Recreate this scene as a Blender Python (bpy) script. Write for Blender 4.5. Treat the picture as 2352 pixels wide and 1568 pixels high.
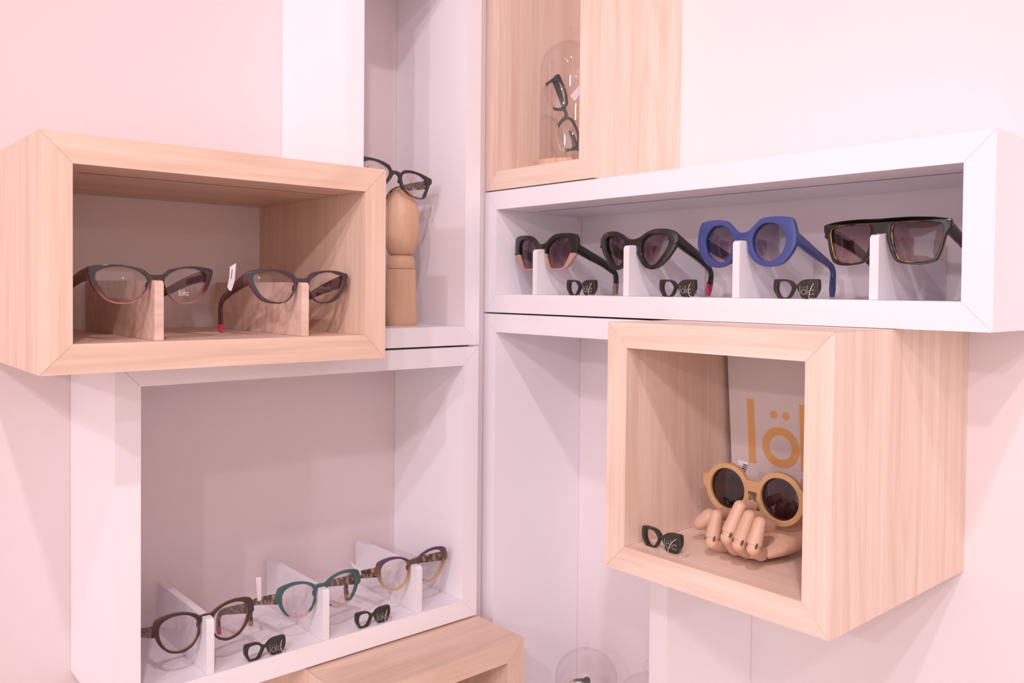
import bpy, bmesh, math, random
from mathutils import Vector, Matrix
from mathutils.geometry import tessellate_polygon

for o in list(bpy.data.objects):
    bpy.data.objects.remove(o, do_unlink=True)
scene = bpy.context.scene
COL = scene.collection
S = 0.21            # one layout unit = depth of the white boxes = 21 cm
rnd = random.Random(7)

# ---------------------------------------------------------------- camera
CAMP = Vector((6.3384, -5.4787, 0.0131)) * S
YAW, PITCH, ROLL = 0.8527, -0.019926, 0.009589
F_PX, PPY = 1945.61, 703.94
fw = Vector((-math.sin(YAW) * math.cos(PITCH), math.cos(YAW) * math.cos(PITCH), math.sin(PITCH)))
r0 = Vector((math.cos(YAW), math.sin(YAW), 0)); u0 = r0.cross(fw)
rr = r0 * math.cos(ROLL) + u0 * math.sin(ROLL); uu = -r0 * math.sin(ROLL) + u0 * math.cos(ROLL)
cam_data = bpy.data.cameras.new('camera'); cam = bpy.data.objects.new('camera', cam_data); COL.objects.link(cam)
cam.matrix_world = Matrix(((rr.x, uu.x, -fw.x, CAMP.x), (rr.y, uu.y, -fw.y, CAMP.y), (rr.z, uu.z, -fw.z, CAMP.z), (0, 0, 0, 1)))
cam_data.sensor_width = 36; cam_data.sensor_fit = 'HORIZONTAL'
cam_data.lens = F_PX / 2352 * 36
cam_data.shift_y = (PPY - 784) / 2352
cam_data.clip_start = 0.02
cam_data.dof.use_dof = True
cam_data.dof.focus_distance = 4.9 * S
cam_data.dof.aperture_fstop = 11
scene.camera = cam
scene.cycles.transparent_max_bounces = 32

# ---------------------------------------------------------------- world, lamps, exposure
scene.view_settings.view_transform = 'Standard'
scene.view_settings.look = 'None'
scene.view_settings.gamma = 1
scene.view_settings.use_curve_mapping = False
scene.view_settings.exposure = 0.0
w = bpy.data.worlds.new('room_light'); scene.world = w; w.use_nodes = True
w.node_tree.nodes['Background'].inputs[0].default_value = (1.0, 0.80, 0.72, 1)
w.node_tree.nodes['Background'].inputs[1].default_value = 1.25
def lamp(name, loc, power, col, rad):
    l = bpy.data.lights.new(name, 'SPOT'); l.spot_size = math.radians(SPOT_DEG); l.spot_blend = 1.0; l.energy = power; l.color = col; l.shadow_soft_size = rad
    o = bpy.data.objects.new(name, l); COL.objects.link(o); o.location = Vector(loc) * S
    o.rotation_euler = (Vector((1.6, -1.6, -1.5)) * S - o.location).to_track_quat('-Z', 'Y').to_euler()
SPOT_DEG = 70
WARM = (1.0, 0.87, 0.93)
for args in (('ceiling_or_fill_spot', (7.3, -6.4, 6.9), 50.0, WARM, .035),
             ('ceiling_or_fill_spot', (9.0, -12.6, 6.9), 60.0, WARM, .035),
             ('ceiling_or_fill_spot', (13.5, -13.5, 6.9), 48.0, WARM, .04),
             ('ceiling_or_fill_spot', (10.0, -19.0, 5.0), 74.0, WARM, .05),  # added fill spot, hung below the ceiling to brighten the box interiors
             ('ceiling_or_fill_spot', (18.0, -5.0, 3.0), 12.0, WARM, .035),  # added low fill from the right, not a ceiling fixture
             ('ceiling_or_fill_spot', (5.5, -9.5, 6.9), 4.0, WARM, .035)): lamp(*args)
wl = bpy.data.lights.new('shop_window_light', 'AREA'); wl.shape = 'RECTANGLE'; wl.size = 1.6; wl.size_y = 1.3
wl.energy = 8.0; wl.color = (0.80, 0.83, 1.0)
wo = bpy.data.objects.new('shop_window_light', wl); COL.objects.link(wo)
wo.location = Vector((5.0, -18.5, -0.5)) * S
wo.rotation_euler = (Vector((1, -1, -0.5)) * S - wo.location).to_track_quat('-Z', 'Y').to_euler()

# ---------------------------------------------------------------- helpers
def tag(o, label=None, cat=None, group=None, kind=None):
    if label: o['label'] = label
    if cat: o['category'] = cat
    if group: o['group'] = group
    if kind: o['kind'] = kind
    return o
def link(name, mesh, mat=None, parent=None, loc=None, rot=None):
    o = bpy.data.objects.new(name, mesh); COL.objects.link(o)
    if mat is not None:
        for m in (mat if isinstance(mat, (list, tuple)) else [mat]): mesh.materials.append(m)
    if parent: o.parent = parent
    if loc is not None: o.location = loc
    if rot is not None: o.rotation_euler = rot
    return o
def empty(name, side='R', u=0, d=0, z=0, rot=0.0, **kw):
    """Empty whose local +X runs to the right along the wall, +Y into the wall, +Z up"""
    o = bpy.data.objects.new(name, None); COL.objects.link(o); o.empty_display_size = .02
    o.location = wpos(side, u, d, z)
    o.rotation_euler = (0, 0, (0 if side == 'R' else math.pi / 2) + rot)
    tag(o, **kw); return o
def wpos(side, u, d, z):
    return Vector((u, -d, z)) * S if side == 'R' else Vector((d, -u, z)) * S
def finish(bm, name, smooth=None, bevel=0, seg=1):
    if bevel:
        bmesh.ops.bevel(bm, geom=[e for e in bm.edges if e.is_manifold and e.calc_face_angle(0) > .5], offset=bevel, segments=seg, profile=.5, affect='EDGES')
    bmesh.ops.recalc_face_normals(bm, faces=bm.faces)
    me = bpy.data.meshes.new(name); bm.to_mesh(me); bm.free()
    if smooth is not None:
        me.polygons.foreach_set('use_smooth', [True] * len(me.polygons))
        me.set_sharp_from_angle(angle=math.radians(smooth))
    return me
def box_bm(x0, x1, y0, y1, z0, z1, bm=None):
    bm = bm or bmesh.new()
    vs = [bm.verts.new((x, y, z)) for x in (x0, x1) for y in (y0, y1) for z in (z0, z1)]
    for f in ((0, 1, 3, 2), (4, 6, 7, 5), (0, 4, 5, 1), (2, 3, 7, 6), (0, 2, 6, 4), (1, 5, 7, 3)):
        bm.faces.new([vs[i] for i in f])
    return bm
def prism(poly, y0, y1):
    """polygon in x-z extruded along y"""
    bm = bmesh.new()
    a = [bm.verts.new((x, y0, z)) for x, z in poly]; b = [bm.verts.new((x, y1, z)) for x, z in poly]
    bm.faces.new(a); bm.faces.new(b[::-1]); n = len(a)
    for i in range(n): bm.faces.new((a[i], b[i], b[(i + 1) % n], a[(i + 1) % n]))
    return bm
def lathe(profile, n=48, closed=False, bm=None, M=None):
    bm = bm or bmesh.new(); rings = []
    for r, z in profile:
        if r < 1e-6: rings.append([bm.verts.new((0, 0, z))])
        else: rings.append([bm.verts.new((r * math.cos(2 * math.pi * i / n), r * math.sin(2 * math.pi * i / n), z)) for i in range(n)])
    for a, b in zip(rings, rings[1:] + ([rings[0]] if closed else [])):
        for i in range(n):
            j = (i + 1) % n
            if len(a) == 1 and len(b) == 1: continue
            if len(a) == 1: bm.faces.new((a[0], b[i], b[j]))
            elif len(b) == 1: bm.faces.new((a[i], a[j], b[0]))
            else: bm.faces.new((a[i], a[j], b[j], b[i]))
    if M is not None: bmesh.ops.transform(bm, matrix=M, verts=[v for r in rings for v in r])
    return bm
def catmull(pts, n=6, closed=True):
    P = [Vector(p) for p in pts]; N = len(P); out = []
    rng = range(N) if closed else range(N - 1)
    for i in rng:
        if closed: a, b, c, d = P[i - 1], P[i], P[(i + 1) % N], P[(i + 2) % N]
        else: a, b, c, d = P[max(i - 1, 0)], P[i], P[i + 1], P[min(i + 2, N - 1)]
        for k in range(n):
            t = k / n
            out.append(.5 * ((2 * b) + (c - a) * t + (2 * a - 5 * b + 4 * c - d) * t * t + (3 * b - a - 3 * c + d) * t ** 3))
    if not closed: out.append(P[-1])
    return out
def tube(pts, rad, n=8, bm=None, cap=True):
    bm = bm or bmesh.new(); rings = []
    for i, p in enumerate(pts):
        t = (pts[min(i + 1, len(pts) - 1)] - pts[max(i - 1, 0)]).normalized()
        a = t.cross(Vector((0.3, 0.2, 1))).normalized(); b = t.cross(a)
        r = rad[i] if isinstance(rad, (list, tuple)) else rad
        rings.append([bm.verts.new(p + a * r * math.cos(2 * math.pi * k / n) + b * r * math.sin(2 * math.pi * k / n)) for k in range(n)])
    for a, b in zip(rings, rings[1:]):
        for i in range(n): bm.faces.new((a[i], a[(i + 1) % n], b[(i + 1) % n], b[i]))
    if cap: bm.faces.new(rings[0][::-1]); bm.faces.new(rings[-1])
    return bm

# ---------------------------------------------------------------- materials
def mat(name):
    m = bpy.data.materials.new(name); m.use_nodes = True
    return m, m.node_tree, m.node_tree.nodes['Principled BSDF']
def plain(name, col, rough=.5, spec=.5, **kw):
    m, nt, b = mat(name)
    b.inputs['Base Color'].default_value = (*col, 1); b.inputs['Roughness'].default_value = rough
    b.inputs['Specular IOR Level'].default_value = spec
    for k, v in kw.items(): b.inputs[k].default_value = v
    return m
def painted(name, col, rough, bump=.0, scale=60, var=.012):
    m, nt, b = mat(name); N = nt.nodes; L = nt.links
    tc = N.new('ShaderNodeTexCoord'); nz = N.new('ShaderNodeTexNoise'); nz.inputs['Scale'].default_value = scale
    nz.inputs['Detail'].default_value = 4
    L.new(tc.outputs['Object'], nz.inputs['Vector'])
    rp = N.new('ShaderNodeValToRGB')
    rp.color_ramp.elements[0].color = (*[c * (1 - var) for c in col], 1); rp.color_ramp.elements[1].color = (*[min(1, c * (1 + var)) for c in col], 1)
    L.new(nz.outputs['Fac'], rp.inputs['Fac']); L.new(rp.outputs['Color'], b.inputs['Base Color'])
    b.inputs['Roughness'].default_value = rough
    if bump:
        bp = N.new('ShaderNodeBump'); bp.inputs['Strength'].default_value = bump; bp.inputs['Distance'].default_value = .001
        L.new(nz.outputs['Fac'], bp.inputs['Height']); L.new(bp.outputs['Normal'], b.inputs['Normal'])
    return m
def wood(name, light, dark, cross=48, along=1.1, rough=.42, fine=260, contrast=.5):
    """grain runs along the object's local X"""
    m, nt, b = mat(name); N = nt.nodes; L = nt.links
    tc = N.new('ShaderNodeTexCoord'); oi = N.new('ShaderNodeObjectInfo')
    add = N.new('ShaderNodeVectorMath'); add.operation = 'ADD'
    sc = N.new('ShaderNodeVectorMath'); sc.operation = 'SCALE'; sc.inputs[3].default_value = 7
    cb = N.new('ShaderNodeCombineXYZ')
    for i in range(3): L.new(oi.outputs['Random'], cb.inputs[i])
    L.new(cb.outputs[0], sc.inputs[0]); L.new(tc.outputs['Object'], add.inputs[0]); L.new(sc.outputs[0], add.inputs[1])
    def grain(ax, cr, detail, dist):
        mp = N.new('ShaderNodeMapping'); mp.inputs['Scale'].default_value = (ax, cr, cr)
        nz = N.new('ShaderNodeTexNoise'); nz.inputs['Scale'].default_value = 1; nz.inputs['Detail'].default_value = detail
        nz.inputs['Distortion'].default_value = dist
        L.new(add.outputs[0], mp.inputs[0]); L.new(mp.outputs[0], nz.inputs['Vector']); return nz
    g1 = grain(along, cross, 3, .6); g2 = grain(9, fine, 3, 0)
    # cathedral bands: rings of a slow noise
    ml = N.new('ShaderNodeMath'); ml.operation = 'MULTIPLY'; ml.inputs[1].default_value = 16
    fr = N.new('ShaderNodeMath'); fr.operation = 'SINE'
    g3 = grain(along * .9, cross * .16, 1, .3)
    L.new(g3.outputs['Fac'], ml.inputs[0]); m2 = N.new('ShaderNodeMath'); m2.operation = 'MULTIPLY'; m2.inputs[1].default_value = 3.2
    L.new(ml.outputs[0], m2.inputs[0]); L.new(m2.outputs[0], fr.inputs[0])
    pw = N.new('ShaderNodeMapRange'); pw.inputs[1].default_value = .1; pw.inputs[2].default_value = 1; pw.inputs[3].default_value = 0; pw.inputs[4].default_value = 1
    L.new(fr.outputs[0], pw.inputs[0])
    mx = N.new('ShaderNodeMath'); mx.operation = 'MULTIPLY_ADD'; mx.inputs[1].default_value = .55 
    L.new(g1.outputs['Fac'], mx.inputs[0])
    mb = N.new('ShaderNodeMath'); mb.operation = 'MULTIPLY'; mb.inputs[1].default_value = .11; L.new(pw.outputs[0], mb.inputs[0])
    L.new(mb.outputs[0], mx.inputs[2])
    ms = N.new('ShaderNodeMath'); ms.operation = 'MULTIPLY_ADD'; ms.inputs[1].default_value = .42
    L.new(g2.outputs['Fac'], ms.inputs[0]); L.new(mx.outputs[0], ms.inputs[2])
    rp = N.new('ShaderNodeValToRGB'); e = rp.color_ramp.elements
    e[0].position = .5 - contrast * .32; e[0].color = (*light, 1); e[1].position = .5 + contrast * .5; e[1].color = (*dark, 1)
    L.new(ms.outputs[0], rp.inputs['Fac']); L.new(rp.outputs['Color'], b.inputs['Base Color'])
    b.inputs['Roughness'].default_value = rough
    bp = N.new('ShaderNodeBump'); bp.inputs['Strength'].default_value = .12; bp.inputs['Distance'].default_value = .0005
    L.new(g2.outputs['Fac'], bp.inputs['Height']); L.new(bp.outputs['Normal'], b.inputs['Normal'])
    return m
def zramp(name, z0, z1, stops, rough=.12, mottled=None):
    """colour (and alpha) that changes with height on the thing: dip-dyed acetate. stops: (pos, rgb, alpha)"""
    m, nt, b = mat(name); N = nt.nodes; L = nt.links
    tc = N.new('ShaderNodeTexCoord'); sp = N.new('ShaderNodeSeparateXYZ'); L.new(tc.outputs['Object'], sp.inputs[0])
    mr = N.new('ShaderNodeMapRange'); mr.inputs[1].default_value = z0 * S; mr.inputs[2].default_value = z1 * S
    fac = sp.outputs[2]
    if mottled:
        nz = N.new('ShaderNodeTexNoise'); nz.inputs['Scale'].default_value = 320; L.new(tc.outputs['Object'], nz.inputs['Vector'])
        ma = N.new('ShaderNodeMath'); ma.operation = 'MULTIPLY_ADD'; ma.inputs[1].default_value = mottled * S; L.new(nz.outputs['Fac'], ma.inputs[0]); L.new(fac, ma.inputs[2])
        sb = N.new('ShaderNodeMath'); sb.operation = 'SUBTRACT'; sb.inputs[1].default_value = mottled * S * .5; L.new(ma.outputs[0], sb.inputs[0]); fac = sb.outputs[0]
    L.new(fac, mr.inputs[0])
    def ramp(vals):
        rp = N.new('ShaderNodeValToRGB'); L.new(mr.outputs[0], rp.inputs['Fac'])
        els = rp.color_ramp.elements
        while len(els) < len(vals): els.new(.5)
        for e, (p, c) in zip(els, vals): e.position = p; e.color = (*c, 1)
        return rp
    L.new(ramp([(p, c) for p, c, a in stops]).outputs['Color'], b.inputs['Base Color'])
    if any(a < 1 for p, c, a in stops): L.new(ramp([(p, (a, a, a)) for p, c, a in stops]).outputs['Color'], b.inputs['Alpha'])
    b.inputs['Roughness'].default_value = rough
    return m
def tortoise(name, dark, amber, scale=150, thr=.5, rough=.12):
    m, nt, b = mat(name); N = nt.nodes; L = nt.links
    tc = N.new('ShaderNodeTexCoord'); nz = N.new('ShaderNodeTexNoise'); nz.inputs['Scale'].default_value = scale
    nz.inputs['Detail'].default_value = 2
    L.new(tc.outputs['Object'], nz.inputs['Vector']); rp = N.new('ShaderNodeValToRGB')
    rp.color_ramp.elements[0].position = thr - .04; rp.color_ramp.elements[0].color = (*dark, 1)
    rp.color_ramp.elements[1].position = thr + .08; rp.color_ramp.elements[1].color = (*amber, 1)
    L.new(nz.outputs['Fac'], rp.inputs['Fac']); L.new(rp.outputs['Color'], b.inputs['Base Color'])
    b.inputs['Roughness'].default_value = rough
    return m
def glass(name, stops, z0=-.2, z1=.08, base_refl=.05, refl_pow=4, refl_amt=.55):
    """clear or tinted pane: tint by height, mirror-like glint that grows at grazing angles"""
    m = bpy.data.materials.new(name); m.use_nodes = True; nt = m.node_tree; N = nt.nodes; L = nt.links
    N.remove(N['Principled BSDF']); out = N['Material Output']
    tr = N.new('ShaderNodeBsdfTransparent'); gl = N.new('ShaderNodeBsdfGlossy'); gl.inputs['Roughness'].default_value = .015
    mx = N.new('ShaderNodeMixShader'); lw = N.new('ShaderNodeLayerWeight'); lw.inputs[0].default_value = .5
    pw = N.new('ShaderNodeMath'); pw.operation = 'POWER'; pw.inputs[1].default_value = refl_pow
    ma = N.new('ShaderNodeMath'); ma.operation = 'MULTIPLY_ADD'; ma.inputs[1].default_value = refl_amt; ma.inputs[2].default_value = base_refl
    L.new(lw.outputs['Facing'], pw.inputs[0]); L.new(pw.outputs[0], ma.inputs[0]); L.new(ma.outputs[0], mx.inputs[0])
    L.new(tr.outputs[0], mx.inputs[1]); L.new(gl.outputs[0], mx.inputs[2]); L.new(mx.outputs[0], out.inputs[0])
    if len(stops) == 1: tr.inputs[0].default_value = (*stops[0][1], 1)
    else:
        tc = N.new('ShaderNodeTexCoord'); sp = N.new('ShaderNodeSeparateXYZ'); L.new(tc.outputs['Object'], sp.inputs[0])
        mr = N.new('ShaderNodeMapRange'); mr.inputs[1].default_value = z0 * S; mr.inputs[2].default_value = z1 * S; L.new(sp.outputs[2], mr.inputs[0])
        rp = N.new('ShaderNodeValToRGB'); L.new(mr.outputs[0], rp.inputs['Fac']); els = rp.color_ramp.elements
        while len(els) < len(stops): els.new(.5)
        for e, (p, c) in zip(els, stops): e.position = p; e.color = (*c, 1)
        L.new(rp.outputs['Color'], tr.inputs[0])
    return m

M_WALL_L = painted('pink_white_wall_paint', (.80, .68, .70), .6, .15, 90)
M_WALL_R = painted('warm_white_wall_paint', (.88, .80, .83), .6, .15, 90)
M_WHITE = painted('white_satin_laminate', (.93, .89, .94), .28, 0, 20, .006)
M_WOOD = wood('pale_wood_veneer_lit', (.93, .75, .65), (.77, .55, .43))  # lighter copy for right-wall boxes; their brighter light is put into the colour
M_WOOD2 = wood('pale_wood_veneer_dim', (.87, .65, .53), (.68, .46, .34), cross=60, contrast=.6)  # same wood for left-wall boxes, their weaker light put into a darker colour
M_WOODBLK = wood('solid_beech_block', (.84, .61, .52), (.64, .43, .35), cross=45, along=3, contrast=.5)
M_ENDGRAIN = wood('pine_end_grain', (.78, .52, .36), (.42, .22, .12), cross=36, along=4, contrast=.35)
M_MANN = wood('turned_beech', (.76, .50, .34), (.58, .34, .21), cross=16, along=2, fine=120, contrast=.6, rough=.5)
M_HAND = wood('jointed_hand_wood', (.76, .50, .37), (.58, .34, .23), cross=20, along=3, fine=140, contrast=.6, rough=.45)
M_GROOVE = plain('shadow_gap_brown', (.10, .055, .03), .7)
M_BLOCKW = plain('white_acrylic_block', (.86, .82, .87), .3)
M_BLACK = plain('black_acetate', (.019, .017, .015), .11, .6)
M_BLACKM = plain('matt_black_resin', (.030, .026, .022), .35)
M_BLUE = plain('blue_acetate', (.052, .072, .25), .22, .5)
M_RED = plain('dark_red_acetate', (.24, .018, .04), .2)
M_DKRED = plain('maroon_acetate', (.075, .018, .020), .2)
M_PINKTIP = plain('bright_pink_tip', (.55, .03, .12), .3)
M_BROWN = plain('blackish_brown_acetate', (.045, .027, .022), .2)
M_BEIGE = plain('milky_beige_acetate', (.56, .34, .17), .22, .5)
M_BEIGE.node_tree.nodes['Principled BSDF'].inputs['Subsurface Weight'].default_value = .15
M_BEIGE.node_tree.nodes['Principled BSDF'].inputs['Subsurface Radius'].default_value = (.004, .003, .002)
M_TORT = tortoise('tortoiseshell_acetate', (.075, .038, .026), (.46, .29, .13), 110, .52)
M_TORTD = tortoise('dark_tortoiseshell_acetate', (.06, .035, .025), (.33, .22, .11), 260, .52)
M_HEX = zramp('black_and_nude_acetate', -.20, .09, [(0, (.50, .28, .23), 1), (.415, (.50, .28, .23), 1), (.435, (.019, .017, .015), 1), (1, (.019, .017, .015), 1)])
M_NUDE = plain('nude_pink_tip', (.42, .22, .16), .3)
M_CLR_RED = zramp('black_to_clear_rose_acetate', -.20, .06, [(0, (.62, .34, .32), .45), (.16, (.50, .20, .19), .65), (.45, (.10, .02, .025), 1), (.75, (.04, .03, .03), 1), (1, (.05, .05, .045), 1)])
M_GREEN = zramp('teal_to_rose_acetate', -.22, .06, [(0, (.72, .46, .44), .55), (.13, (.66, .40, .38), .6), (.17, (.045, .10, .10), 1), (1, (.05, .115, .115), 1)])
M_PURPLE = zramp('violet_to_honey_acetate', -.22, .06, [(0, (.72, .48, .20), .7), (.3, (.50, .30, .14), .9), (.62, (.14, .08, .06), 1), (.86, (.10, .055, .06), 1), (.95, (.10, .035, .15), 1), (1, (.10, .035, .15), 1)])
M_CRYSTAL = zramp('black_to_mottled_clear_acetate', -.22, .02, [(0, (.30, .20, .14), .5), (.14, (.10, .07, .05), .9), (.20, (.6, .45, .4), .35), (.26, (.04, .03, .025), 1), (1, (.035, .03, .026), 1)], mottled=.12)
G_CLEAR = glass('clear_demo_lens', [(0, (.97, .95, .955))], base_refl=.045)
G_SMOKE = glass('smoke_gradient_lens', [(0, (.72, .60, .60)), (.5, (.42, .29, .36)), (1, (.36, .26, .30))], -.19, .04, .07)
G_BLUE = glass('blue_grey_gradient_lens', [(0, (.78, .72, .75)), (.5, (.48, .42, .54)), (1, (.34, .31, .42))], -.18, .05, .07)
G_DARK = glass('dark_violet_lens', [(0, (.25, .14, .20))], base_refl=.08)
G_DOME = glass('clear_dome_glass', [(0, (.996, .988, .988))], base_refl=.035, refl_pow=3, refl_amt=.3)
M_TAG = plain('white_paper_tag', (.85, .78, .84), .6)
M_INK = plain('black_ink', (.03, .025, .03), .6)
M_LOGO = plain('grey_print', (.30, .26, .27), .5)
M_ETCH = plain('pale_lens_print', (.50, .42, .40), .5)
M_ETCHW = plain('white_lens_print', (.80, .76, .76), .5)
M_METAL = plain('silver_metal', (.88, .82, .80), .14, **{'Metallic': 1.0})
M_CARD = painted('white_card', (.74, .65, .66), .55)
M_ORANGE = plain('orange_print', (.78, .42, .16), .55)

# ---------------------------------------------------------------- setting
def struct(name, x0, x1, y0, y1, z0, z1, m, **kw):
    o = link(name, finish(box_bm(x0 * S, x1 * S, y0 * S, y1 * S, z0 * S, z1 * S), name, **kw), m)
    o['kind'] = 'structure'; return o
struct('wall_left', -.6, 0, -21, .6, -7.1, 7.4, M_WALL_L)
struct('wall_right', 0, 21, 0, .6, -7.1, 7.4, M_WALL_R)
struct('floor', -.6, 21, -21, .6, -7.7, -7.1, painted('pale_floor_tiles', (.62, .54, .53), .5, 0, 8, .05))
struct('ceiling', -.6, 21, -21, .6, 7.4, 7.9, painted('ceiling_paint', (.55, .50, .50), .7, 0, 8))
struct('trim_1', .0, .846, -1.152, -.0, -7.1, 7.4, M_WALL_R)

# ---------------------------------------------------------------- shelf boxes
def board(name, length, depth, thick, parent, loc, ang, m):
    """mitred board: local X along its length, outer face at +Z, front at -Y (y=-depth..0)"""
    L, D, T = length * S, depth * S, thick * S
    g = .0002
    bm = prism([(-L / 2 + g, 0), (L / 2 - g, 0), (L / 2 - T - g, -T), (-L / 2 + T + g, -T)], -D, -.0006)
    me = finish(bm, name, bevel=.0007)
    o = link(name, me, m, parent, loc)
    o.rotation_euler = (0, ang, 0); return o
def shelf_box(name, side, u0, u1, z0, z1, depth, t, m, label, cat='display box', groove=None, group=None):
    X0, X1 = (u0, u1) if side == 'R' else (-u1, -u0)      # local x to the right
    root = empty(name, side, 0, 0, 0, label=label, cat=cat, group=group)
    cx, cz, wd, ht = (X0 + X1) / 2, (z0 + z1) / 2, X1 - X0, z1 - z0
    board('top_board', wd, depth, t, root, Vector((cx, 0, z1)) * S, 0, m)
    board('bottom_board', wd, depth, t, root, Vector((cx, 0, z0)) * S, math.pi, m)
    board('side_board', ht, depth, t, root, Vector((X0, 0, cz)) * S, -math.pi / 2, m)
    board('side_board', ht, depth, t, root, Vector((X1, 0, cz)) * S, math.pi / 2, m)
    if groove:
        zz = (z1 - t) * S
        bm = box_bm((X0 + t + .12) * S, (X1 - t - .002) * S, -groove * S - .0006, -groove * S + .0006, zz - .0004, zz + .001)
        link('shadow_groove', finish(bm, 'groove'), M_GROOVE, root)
    return root
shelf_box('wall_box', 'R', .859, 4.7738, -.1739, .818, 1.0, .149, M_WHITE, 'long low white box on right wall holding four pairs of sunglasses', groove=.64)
shelf_box('wall_box', 'R', .859, 2.812, -4.30, -.1867, .998, .149, M_WHITE, 'tall white box below the long sunglasses box, glass domes at its foot')
shelf_box('wall_box', 'R', .859, 2.0934, .8295, 3.6, .998, .152, M_WOOD, 'tall pale wood box on right wall standing over the long white box')
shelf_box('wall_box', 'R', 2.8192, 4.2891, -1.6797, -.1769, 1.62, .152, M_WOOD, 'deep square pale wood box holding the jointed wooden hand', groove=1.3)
shelf_box('wall_box', 'L', 1.1667, 2.4012, -.4316, 2.76, 1.0, .149, M_WHITE, 'tall white box on left wall with the turned wooden stand inside')
shelf_box('wall_box', 'L', 1.1667, 3.945, -2.6374, -.4470, .998, .149, M_WHITE, 'wide white box low on left wall with three optical frames inside')
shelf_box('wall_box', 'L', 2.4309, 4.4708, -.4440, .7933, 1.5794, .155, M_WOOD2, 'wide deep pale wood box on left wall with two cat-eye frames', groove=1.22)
shelf_box('wall_box', 'L', 1.1468, 2.6819, -4.2, -2.6526, 1.5545, .155, M_WOOD2, 'pale wood box at bottom left, directly under the wide white box')

# ---------------------------------------------------------------- nose blocks that carry the frames
def block(side, u, d0, d1, zf, m, label, group, t=.05, h=.357):
    n = 6; r = .03; prof = [(-d1, 0), (-d0, 0)]
    for cx, a0 in ((-d0 - r, 0), (-d1 + r, 90)):
        for i in range(n + 1):
            a = math.radians(a0 + 90 * i / n); prof.append((cx + r * math.cos(a), h - r + r * math.sin(a)))
    bm = bmesh.new()
    a = [bm.verts.new((-t / 2 * S, y * S, z * S)) for y, z in prof]; b = [bm.verts.new((t / 2 * S, y * S, z * S)) for y, z in prof]
    bm.faces.new(a[::-1]); bm.faces.new(b)
    for i in range(len(a)): j = (i + 1) % len(a); bm.faces.new((a[i], a[j], b[j], b[i]))
    me = finish(bm, 'block', smooth=35, bevel=.0012, seg=2)
    o = link('nose_block', me, m, None, wpos(side, u, 0, zf + .001)); o.rotation_euler = (0, 0, 0 if side == 'R' else math.pi / 2)
    tag(o, label, 'display block', group); return o
FL, FW, FO, FC = -.0243, -.2885, -2.4878, -1.5272     # shelf floors: long box, wood box, wide white box, cube
for u, lb in ((1.436, 'white block under the black and nude sunglasses'), (2.3811, 'white block under the black cat-eye sunglasses'),
              (3.2812, 'white block under the blue sunglasses'), (4.1577, 'white block under the flat-top sunglasses')):
    block('R', u, .08, .96, FL, M_BLOCKW, lb, 'white nose blocks in the long box')
for u, lb in ((3.3597, 'white block under the blackish-brown frame'), (2.5272, 'white block under the teal frame'), (1.7239, 'white block under the violet frame')):
    block('L', u, .08, .985, FO, M_BLOCKW, lb, 'white nose blocks in the wide white box')
for u, lb in ((3.8574, 'wooden block under the clear-rimmed rose cat-eye frame'), (2.9685, 'wooden block under the black and red cat-eye frame with tag')):
    block('L', u, .12, 1.50, FW, M_WOODBLK, lb, 'wooden nose blocks in the wide wood box', h=.334)

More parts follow.
